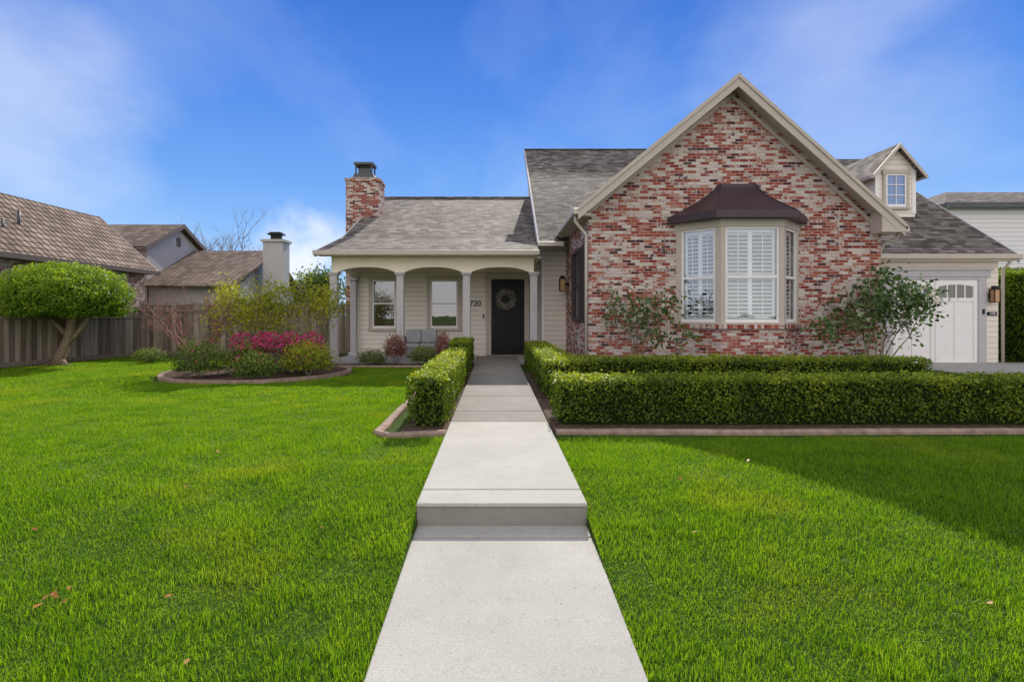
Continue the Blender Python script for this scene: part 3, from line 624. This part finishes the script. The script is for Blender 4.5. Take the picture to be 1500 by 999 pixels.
boxes('chimney',[(-12.95,-11.85,30.4,31.4,-.3,5.4)],M_stucco,N2); boxes('chimney_cap',[(-13.05,-11.75,30.3,31.5,5.4,5.53)],M_stucco,N2)
boxes('chimney_shroud',[(-12.8,-12.0,30.6,31.2,5.83,5.91),(-12.65,-12.15,30.7,31.1,5.53,5.83),(-12.7,-12.1,30.65,31.15,5.911,5.98)],M_black,N2)
N3=empty('neighbour_white_house')
boxes('walls',[(20.1,36,24.3,33,-.3,6.2)],M_siding_w,N3)
for nm,p in (('roof_front',[(19.8,24,6.25),(36,24,6.25),(36,28.6,7.75),(23.6,28.6,7.75)]),('roof_side',[(19.8,24,6.249),(23.6,28.6,7.749),(19.8,33.2,6.249)])):
    slab(nm,p,.12,M_roof,N3)
slab('roof_back',[(19.8,33.2,6.25),(36,33.2,6.25),(36,28.6,7.74),(23.6,28.6,7.74)],.12,M_roof,N3)
boxes('fascia',[(19.75,36,23.93,23.999,6.05,6.27)],M_metal,N3)

# ---------------------------------------------------------------- hedges
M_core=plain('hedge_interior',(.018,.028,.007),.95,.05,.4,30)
def hedge(name,bxs,dens=2600,leaf=.034,mat=M_hedge,amp=.04):
    par=empty(name); PP=[];NN=[];RR=[]
    core=[]
    for bi,(x0,x1,y0,y1,z0,z1) in enumerate(bxs):
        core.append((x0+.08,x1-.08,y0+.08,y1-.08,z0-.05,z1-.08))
        faces=[((x0,y0),(x1,y0),(0,-1,0)),((x0,y1),(x1,y1),(0,1,0)),((x0,y0),(x0,y1),(-1,0,0)),((x1,y0),(x1,y1),(1,0,0))]
        for (a,b,n) in faces:
            L=math.hypot(b[0]-a[0],b[1]-a[1]); m=int(dens*L*(z1-z0)); s=rng.uniform(0,1,m); 
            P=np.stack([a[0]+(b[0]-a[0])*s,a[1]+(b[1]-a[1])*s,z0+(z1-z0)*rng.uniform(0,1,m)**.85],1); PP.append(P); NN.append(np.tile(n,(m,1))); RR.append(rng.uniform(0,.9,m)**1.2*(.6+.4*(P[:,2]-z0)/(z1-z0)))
        m=int(dens*1.3*(x1-x0)*(y1-y0)); P=np.stack([rng.uniform(x0,x1,m),rng.uniform(y0,y1,m),np.full(m,z1)],1); PP.append(P); NN.append(np.tile((0,0,1),(m,1))); RR.append(rng.uniform(.35,1,m))  # lighter tops, darker low sides: new growth plus lit-from-above shading put into tone
    P=np.concatenate(PP);N=np.concatenate(NN).astype(float);R_=np.concatenate(RR)
    off=lump(P,5,.7)*amp+lump(P,13,2)*amp*.8-rng.exponential(.022,len(P))
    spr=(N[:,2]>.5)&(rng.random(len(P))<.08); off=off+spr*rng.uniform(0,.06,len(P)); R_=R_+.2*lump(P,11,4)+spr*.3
    P=P+N*off[:,None]+rng.normal(0,.014,P.shape)
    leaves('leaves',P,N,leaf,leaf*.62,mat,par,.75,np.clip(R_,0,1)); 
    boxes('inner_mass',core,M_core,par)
    return par
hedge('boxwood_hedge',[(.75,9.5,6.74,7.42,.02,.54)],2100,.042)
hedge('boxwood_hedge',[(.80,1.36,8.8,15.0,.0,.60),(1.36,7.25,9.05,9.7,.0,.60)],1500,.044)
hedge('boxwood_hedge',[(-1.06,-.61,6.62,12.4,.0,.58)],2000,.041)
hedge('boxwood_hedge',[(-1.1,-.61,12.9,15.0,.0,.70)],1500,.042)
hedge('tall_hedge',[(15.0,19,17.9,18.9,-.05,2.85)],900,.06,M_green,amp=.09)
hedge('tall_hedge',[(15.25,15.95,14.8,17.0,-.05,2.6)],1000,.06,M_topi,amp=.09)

def blob(name,center,rad,n,leaf,mat,par,flat=0,bump=.12,shell=.75,lmp=4.,seed=1):
    c=np.array(center);r=np.array(rad)
    d=unit(rng.normal(0,1,(n,3))); 
    if flat: d[:,2]=np.where(d[:,2]<-flat,-flat*rng.uniform(.6,1,n),d[:,2])
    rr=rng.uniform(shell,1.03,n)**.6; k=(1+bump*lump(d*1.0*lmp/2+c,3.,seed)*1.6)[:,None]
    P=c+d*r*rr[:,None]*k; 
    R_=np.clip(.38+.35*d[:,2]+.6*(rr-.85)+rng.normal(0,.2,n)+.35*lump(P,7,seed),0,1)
    return leaves(name,P,d*1.0,leaf,leaf*.55,mat,par,.8,R_)
T=empty('topiary_tree'); tc=(-11.75,14.9,1.80)
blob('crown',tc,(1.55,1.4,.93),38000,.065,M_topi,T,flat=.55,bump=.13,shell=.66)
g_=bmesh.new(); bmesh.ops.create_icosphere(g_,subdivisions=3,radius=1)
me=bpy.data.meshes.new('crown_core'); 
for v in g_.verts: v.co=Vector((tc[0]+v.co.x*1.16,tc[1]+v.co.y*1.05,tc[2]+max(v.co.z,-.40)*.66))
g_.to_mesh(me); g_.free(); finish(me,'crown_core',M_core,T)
tubes('trunk',[([(-12.0,14.9,-.1),(-11.85,14.88,.25),(-11.65,14.9,.7),(-11.57,14.9,1.1),(-11.55,14.9,1.6)],[.19,.13,.12,.12,.08]),
 ([(-11.77,14.88,.45),(-11.45,14.9,.8),(-11.15,14.85,1.1),(-10.95,14.8,1.5)],[.08,.07,.055,.04]),([(-11.65,14.9,.75),(-12.05,14.95,1.1),(-12.45,15,1.5)],[.08,.06,.04]),([(-11.63,14.9,.8),(-11.35,15.2,1.2),(-11.15,15.4,1.6)],[.07,.05,.04]),([(-11.9,14.88,.1),(-12.13,14.9,-.02),(-12.35,14.85,-.08)],[.12,.08,.04]),([(-11.9,14.88,.1),(-11.65,14.8,-.03),(-11.45,14.75,-.08)],[.12,.07,.03])],M_bark,T)

def branchy(base,h,spread,lv=3,n0=6,r0=.03,seed=0):
    rnd=random.Random(seed); out=[];tips=[]
    def grow(p,d,L,r,l):
        pts=[p];q=p
        for i in range(3):
            d=(d+Vector((rnd.gauss(0,.12),rnd.gauss(0,.12),rnd.gauss(.04,.08)))).normalized(); q=q+d*L/3; pts.append(q)
        out.append((pts,[r,r*.8,r*.65,r*.45])); 
        if l==0: tips.append(q); return
        for k in range(rnd.choice((2,3,3))):
            dd=(d+Vector((rnd.gauss(0,.5),rnd.gauss(0,.5),rnd.gauss(.1,.25)))).normalized(); grow(pts[rnd.choice((2,3,3))],dd,L*rnd.uniform(.55,.8),r*.55,l-1)
    for k in range(n0):
        a=2*math.pi*k/n0+rnd.uniform(-.4,.4); d=Vector((math.cos(a)*spread,math.sin(a)*spread,1)).normalized(); grow(Vector(base),d,h*rnd.uniform(.35,.5),r0,lv)
    return out,tips
def airy(name,base,h,spread,leafn,leaf,mat,sm,seed,lv=3,n0=6,r0=.022,cl=.12,flowers=None,maxz=9):
    par=empty(name); br,tips=branchy(base,h,spread,lv,n0,r0,seed); tubes('branches',br,sm,par,5)
    if leafn:
        T_=np.array([tuple(t) for t in tips]); B_=np.array([tuple(p[0][3]) for p in br]); T2=np.concatenate([T_,T_,B_])
        idx=rng.integers(0,len(T2),leafn); tone=rng.uniform(0,1,len(T2)); P=T2[idx]+rng.normal(0,cl,(leafn,3)); leaves('leaves',P,np.tile([0,0,.6],(leafn,1))+rng.normal(0,.4,(leafn,3)),leaf,leaf*.5,mat,par,.6,np.clip(.5*tone[idx]+.5*rng.uniform(0,1,leafn),0,1))
        if flowers:
            fn,fm,fs_=flowers; idx=rng.integers(0,len(T_),fn); c_=T_[idx]+rng.normal(0,.09,(fn,3)); c_[:,1]-=.05
            P=np.repeat(c_,9,0)+rng.normal(0,fs_*.3,(fn*9,3)); leaves('flowers',P,rng.normal(0,1,(fn*9,3)),fs_,fs_*.8,fm,par,.5)
    return par
ang=np.linspace(0,2*math.pi,64,endpoint=False)
I=[(BEDC[0]+math.cos(a)*BR_[0]*(1+.04*math.sin(3*a)),BEDC[1]+math.sin(a)*BR_[1]) for a in ang]
mesh_obj('island_bed_soil',[(x,y,-.02) for x,y in I],[tuple(range(64))],M_soil,None,fix=False)
V=[];F=[]
for i,(x,y) in enumerate(I):
    dx,dy=x-BEDC[0],y-BEDC[1]; L=math.hypot(dx,dy); dx/=L;dy/=L
    for (r,z) in ((0,-.1),(0,.03),(.10,.03),(.10,-.1)): V.append((x+dx*r,y+dy*r,z))
for i in range(64):
    j=(i+1)%64
    for k in range(3): F.append((i*4+k,j*4+k,j*4+k+1,i*4+k+1))
mesh_obj('island_bed_kerb',V,F,M_kerb)
airy('reddish_shrub',(-7.1,13.0,-.05),2.05,.62,700,.04,M_mauve,M_twig,3,lv=4,n0=10,r0=.030,cl=.05)
airy('yellow_green_shrub',(-6.1,13.1,-.05),2.35,.26,2300,.085,M_yel,M_greytwig,5,lv=2,n0=5,cl=.13)
airy('yellow_green_shrub',(-5.35,13.4,-.05),2.05,.34,2300,.085,M_yel,M_greytwig,8,lv=2,n0=5,cl=.14)
airy('yellow_green_shrub',(-4.75,13.9,-.05),2.6,.20,2300,.085,M_yel,M_greytwig,9,lv=2,n0=5,cl=.14)
def bush(name,c,r,n,leaf,mat,seed=1,fl=None):
    par=empty(name); blob('leaves',c,r,n,leaf,mat,par,flat=.5,bump=.3,shell=.35,seed=seed,lmp=5)
    br,_=branchy((c[0],c[1],-.03),c[2]+r[2]*.8,.8,2,6,.012,seed); tubes('stems',br,M_greytwig,par,5)
    if fl:
        d=unit(rng.normal(0,1,(fl[1],3))); d[:,2]=abs(d[:,2]); leaves('flowers',np.array(c)+d*np.array(r)*1.06,d,.055,.045,fl[0],par,.6)
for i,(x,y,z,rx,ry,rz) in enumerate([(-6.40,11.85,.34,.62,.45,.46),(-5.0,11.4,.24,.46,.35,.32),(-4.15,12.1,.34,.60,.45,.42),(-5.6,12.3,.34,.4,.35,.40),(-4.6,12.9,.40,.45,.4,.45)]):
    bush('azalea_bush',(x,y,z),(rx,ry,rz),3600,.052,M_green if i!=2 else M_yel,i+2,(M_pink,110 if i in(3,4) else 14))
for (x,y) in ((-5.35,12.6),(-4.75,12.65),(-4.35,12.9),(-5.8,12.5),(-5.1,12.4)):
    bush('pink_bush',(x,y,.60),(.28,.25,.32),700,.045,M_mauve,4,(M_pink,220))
bush('low_shrub',(-9.9,15.6,.15),(.42,.35,.25),2000,.045,M_green,5)
bush('round_shrub',(-3.35,14.9,.16),(.42,.3,.24),2600,.04,M_green,6)
bush('round_shrub',(-1.95,14.9,.22),(.42,.3,.32),2800,.04,M_green,9)
bush('nandina_shrub',(-2.75,15.0,.42),(.30,.25,.40),2400,.05,M_mauve,7)
bush('nandina_shrub',(-1.45,15.1,.42),(.22,.22,.45),1800,.05,M_mauve,8)
airy('camellia_shrub',(3.2,12.35,-.05),2.1,.28,760,.12,M_cam,M_bark,21,lv=2,n0=5,r0=.016,cl=.12,flowers=(14,M_whitefl,.075))
airy('camellia_shrub',(8.35,12.0,-.05),2.35,.42,2300,.12,M_cam,M_bark,27,lv=2,n0=8,r0=.02,cl=.15,flowers=(20,M_whitefl,.08))
def tree(name,x,y,h,r,n,leaf,mat,seed):
    par=empty(name); br,tips=branchy((x,y,h*.3),h*.75,.6,3,5,.09,seed); tubes('trunk',[([(x,y,-.2),(x,y,h*.32)],[.25,.16])]+br,M_bark,par,6)
    T_=np.array([tuple(t) for t in tips]); idx=rng.integers(0,len(T_),n); P=T_[idx]+rng.normal(0,r,(n,3)); leaves('crown',P,rng.normal(0,1,(n,3)),leaf,leaf*.6,mat,par)
tree('background_tree',-14.5,42,4.0,.5,5000,.22,M_far,1); tree('background_tree',-12.8,40,3.4,.45,5000,.2,M_far,2); tree('background_tree',-11,46,3.9,.5,5000,.22,M_far,3)
B=empty('bare_tree'); br,_=branchy((-22,45,2.5),6.3,.6,4,7,.10,4); tubes('branches',[([(-22,45,-.3),(-22,45,2.6)],[.3,.22])]+br,M_greytwig,B,5)
n=22; P=np.stack([rng.uniform(-4,3.5,n),rng.uniform(2.4,6,n),np.zeros(n)],1); P[:8,0]=-2.35+rng.normal(0,.07,8); P[:8,1]=2.92+rng.normal(0,.04,8); P[:,2]=hgt(P[:,0],P[:,1])+.055
P=P[(P[:,0]<PX0)|(P[:,0]>PX1)]; n=len(P)
leaves('fallen_leaves',P,np.tile([0,0,1.],(n,1)),.045,.03,leaf_mat('dry_leaf',(.35,.12,.03),(.5,.22,.05),(.5,.35,.12),.2),None,.3)

# ---------------------------------------------------------------- light
el=math.radians(34); az=math.radians(7.5)   # azimuth from +Y towards +X
sun=bpy.data.lights.new('sun','SUN'); sun.energy=5.0; sun.angle=math.radians(.5); sun.color=(1,.95,.86)
so=bpy.data.objects.new('sun',sun); C.objects.link(so)
dirv=Vector((math.sin(az)*math.cos(el),math.cos(az)*math.cos(el),math.sin(el)))
so.rotation_euler=dirv.to_track_quat('Z','Y').to_euler()
w=bpy.data.worlds.new('World'); bpy.context.scene.world=w; w.use_nodes=True; nt=w.node_tree
bg=nt.nodes['Background']; sky=nt.nodes.new('ShaderNodeTexSky'); sky.sky_type='NISHITA'; sky.sun_disc=False
sky.sun_elevation=el; sky.sun_rotation=az; sky.air_density=1.0; sky.dust_density=0; sky.ozone_density=3
class WG(G):
    def __init__(s): s.t=nt; s.N=nt.nodes; s.L=nt.links
g=WG(); tc_=nt.nodes.new('ShaderNodeTexCoord').outputs['Generated']; x,y,z=g.sep(tc_)
zc=g.math('MAXIMUM',z,0.)
grad=g.ramp(zc,[(0,(.48,.68,.95)),(.10,(.30,.54,.92)),(.22,(.165,.38,.85)),(.36,(.085,.25,.76)),(.50,(.045,.17,.64)),(.66,(.06,.18,.60)),(1,(.30,.40,.65))])
# thin cirrus, a small cumulus low on the left, and an unseen bright sky away from the sun, added as fill light for the facade
q_=g.math('ADD',zc,.25)
cv=g.comb(g.math('DIVIDE',x,q_),g.math('MULTIPLY',g.math('DIVIDE',y,q_),.5),0.)
cir=g.ramp(g.noise(1.4,vec=cv,detail=5,rough=.5),[(.48,0),(.80,1)]); cir=g.math('MULTIPLY',cir,.40)
col=g.mix(cir,grad,(.62,.76,1.0))
nA=g.noise(9.,vec=tc_,detail=4,rough=.6); nB=g.noise(3.,vec=g.comb(x,y,g.math('MULTIPLY',z,2.2)),detail=4,rough=.6)
def dist(v):
    n=nt.nodes.new('ShaderNodeVectorMath'); n.operation='DISTANCE'; nt.links.new(tc_,n.inputs[0]); n.inputs[1].default_value=v; return n.outputs['Value']
for v,rad,k in (((-.345,.93,.085),.13,.95),((-.64,.72,.27),.24,.42),((-.27,.94,.12),.09,.6),((.50,.82,.30),.3,.25)):
    b_=g.math('SUBTRACT',1.,g.math('DIVIDE',dist(Vector(v).normalized()),rad),clamp=True)
    m_=g.math('MULTIPLY',g.ramp(g.math('ADD',g.math('MULTIPLY',b_,.55),g.math('MULTIPLY',nA if rad<.2 else nB,.75)),[(.5,0),(.85,1)]),k)
    m_=g.math('MULTIPLY',m_,g.math('MULTIPLY',b_,2.5,clamp=True))
    col=g.mix(m_,col,(.88,.92,1.0))
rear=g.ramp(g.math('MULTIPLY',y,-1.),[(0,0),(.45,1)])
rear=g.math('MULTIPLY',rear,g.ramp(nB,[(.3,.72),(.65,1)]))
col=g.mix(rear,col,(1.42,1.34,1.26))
zen=g.ramp(zc,[(.58,0),(.85,1)]); col=g.mix(g.math('MULTIPLY',zen,.7),col,(.60,.62,.66))  # overhead sky out of view brightened as added fill light
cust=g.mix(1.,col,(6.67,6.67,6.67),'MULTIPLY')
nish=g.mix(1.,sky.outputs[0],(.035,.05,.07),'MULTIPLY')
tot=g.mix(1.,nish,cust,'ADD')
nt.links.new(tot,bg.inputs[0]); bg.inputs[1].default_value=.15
# ---------------------------------------------------------------- camera
cd=bpy.data.cameras.new('camera'); cam=bpy.data.objects.new('camera',cd); C.objects.link(cam)
cam.location=(0,0,1.34); cam.rotation_euler=(math.pi/2,0,0); cd.sensor_width=36; cd.lens=19.2
cd.shift_x=24/1500; cd.shift_y=-38.5/1500; cd.clip_end=2000; cd.clip_start=.05
bpy.context.scene.camera=cam
sc=bpy.context.scene; sc.view_settings.view_transform='Standard'; sc.view_settings.look='None'; sc.view_settings.exposure=0
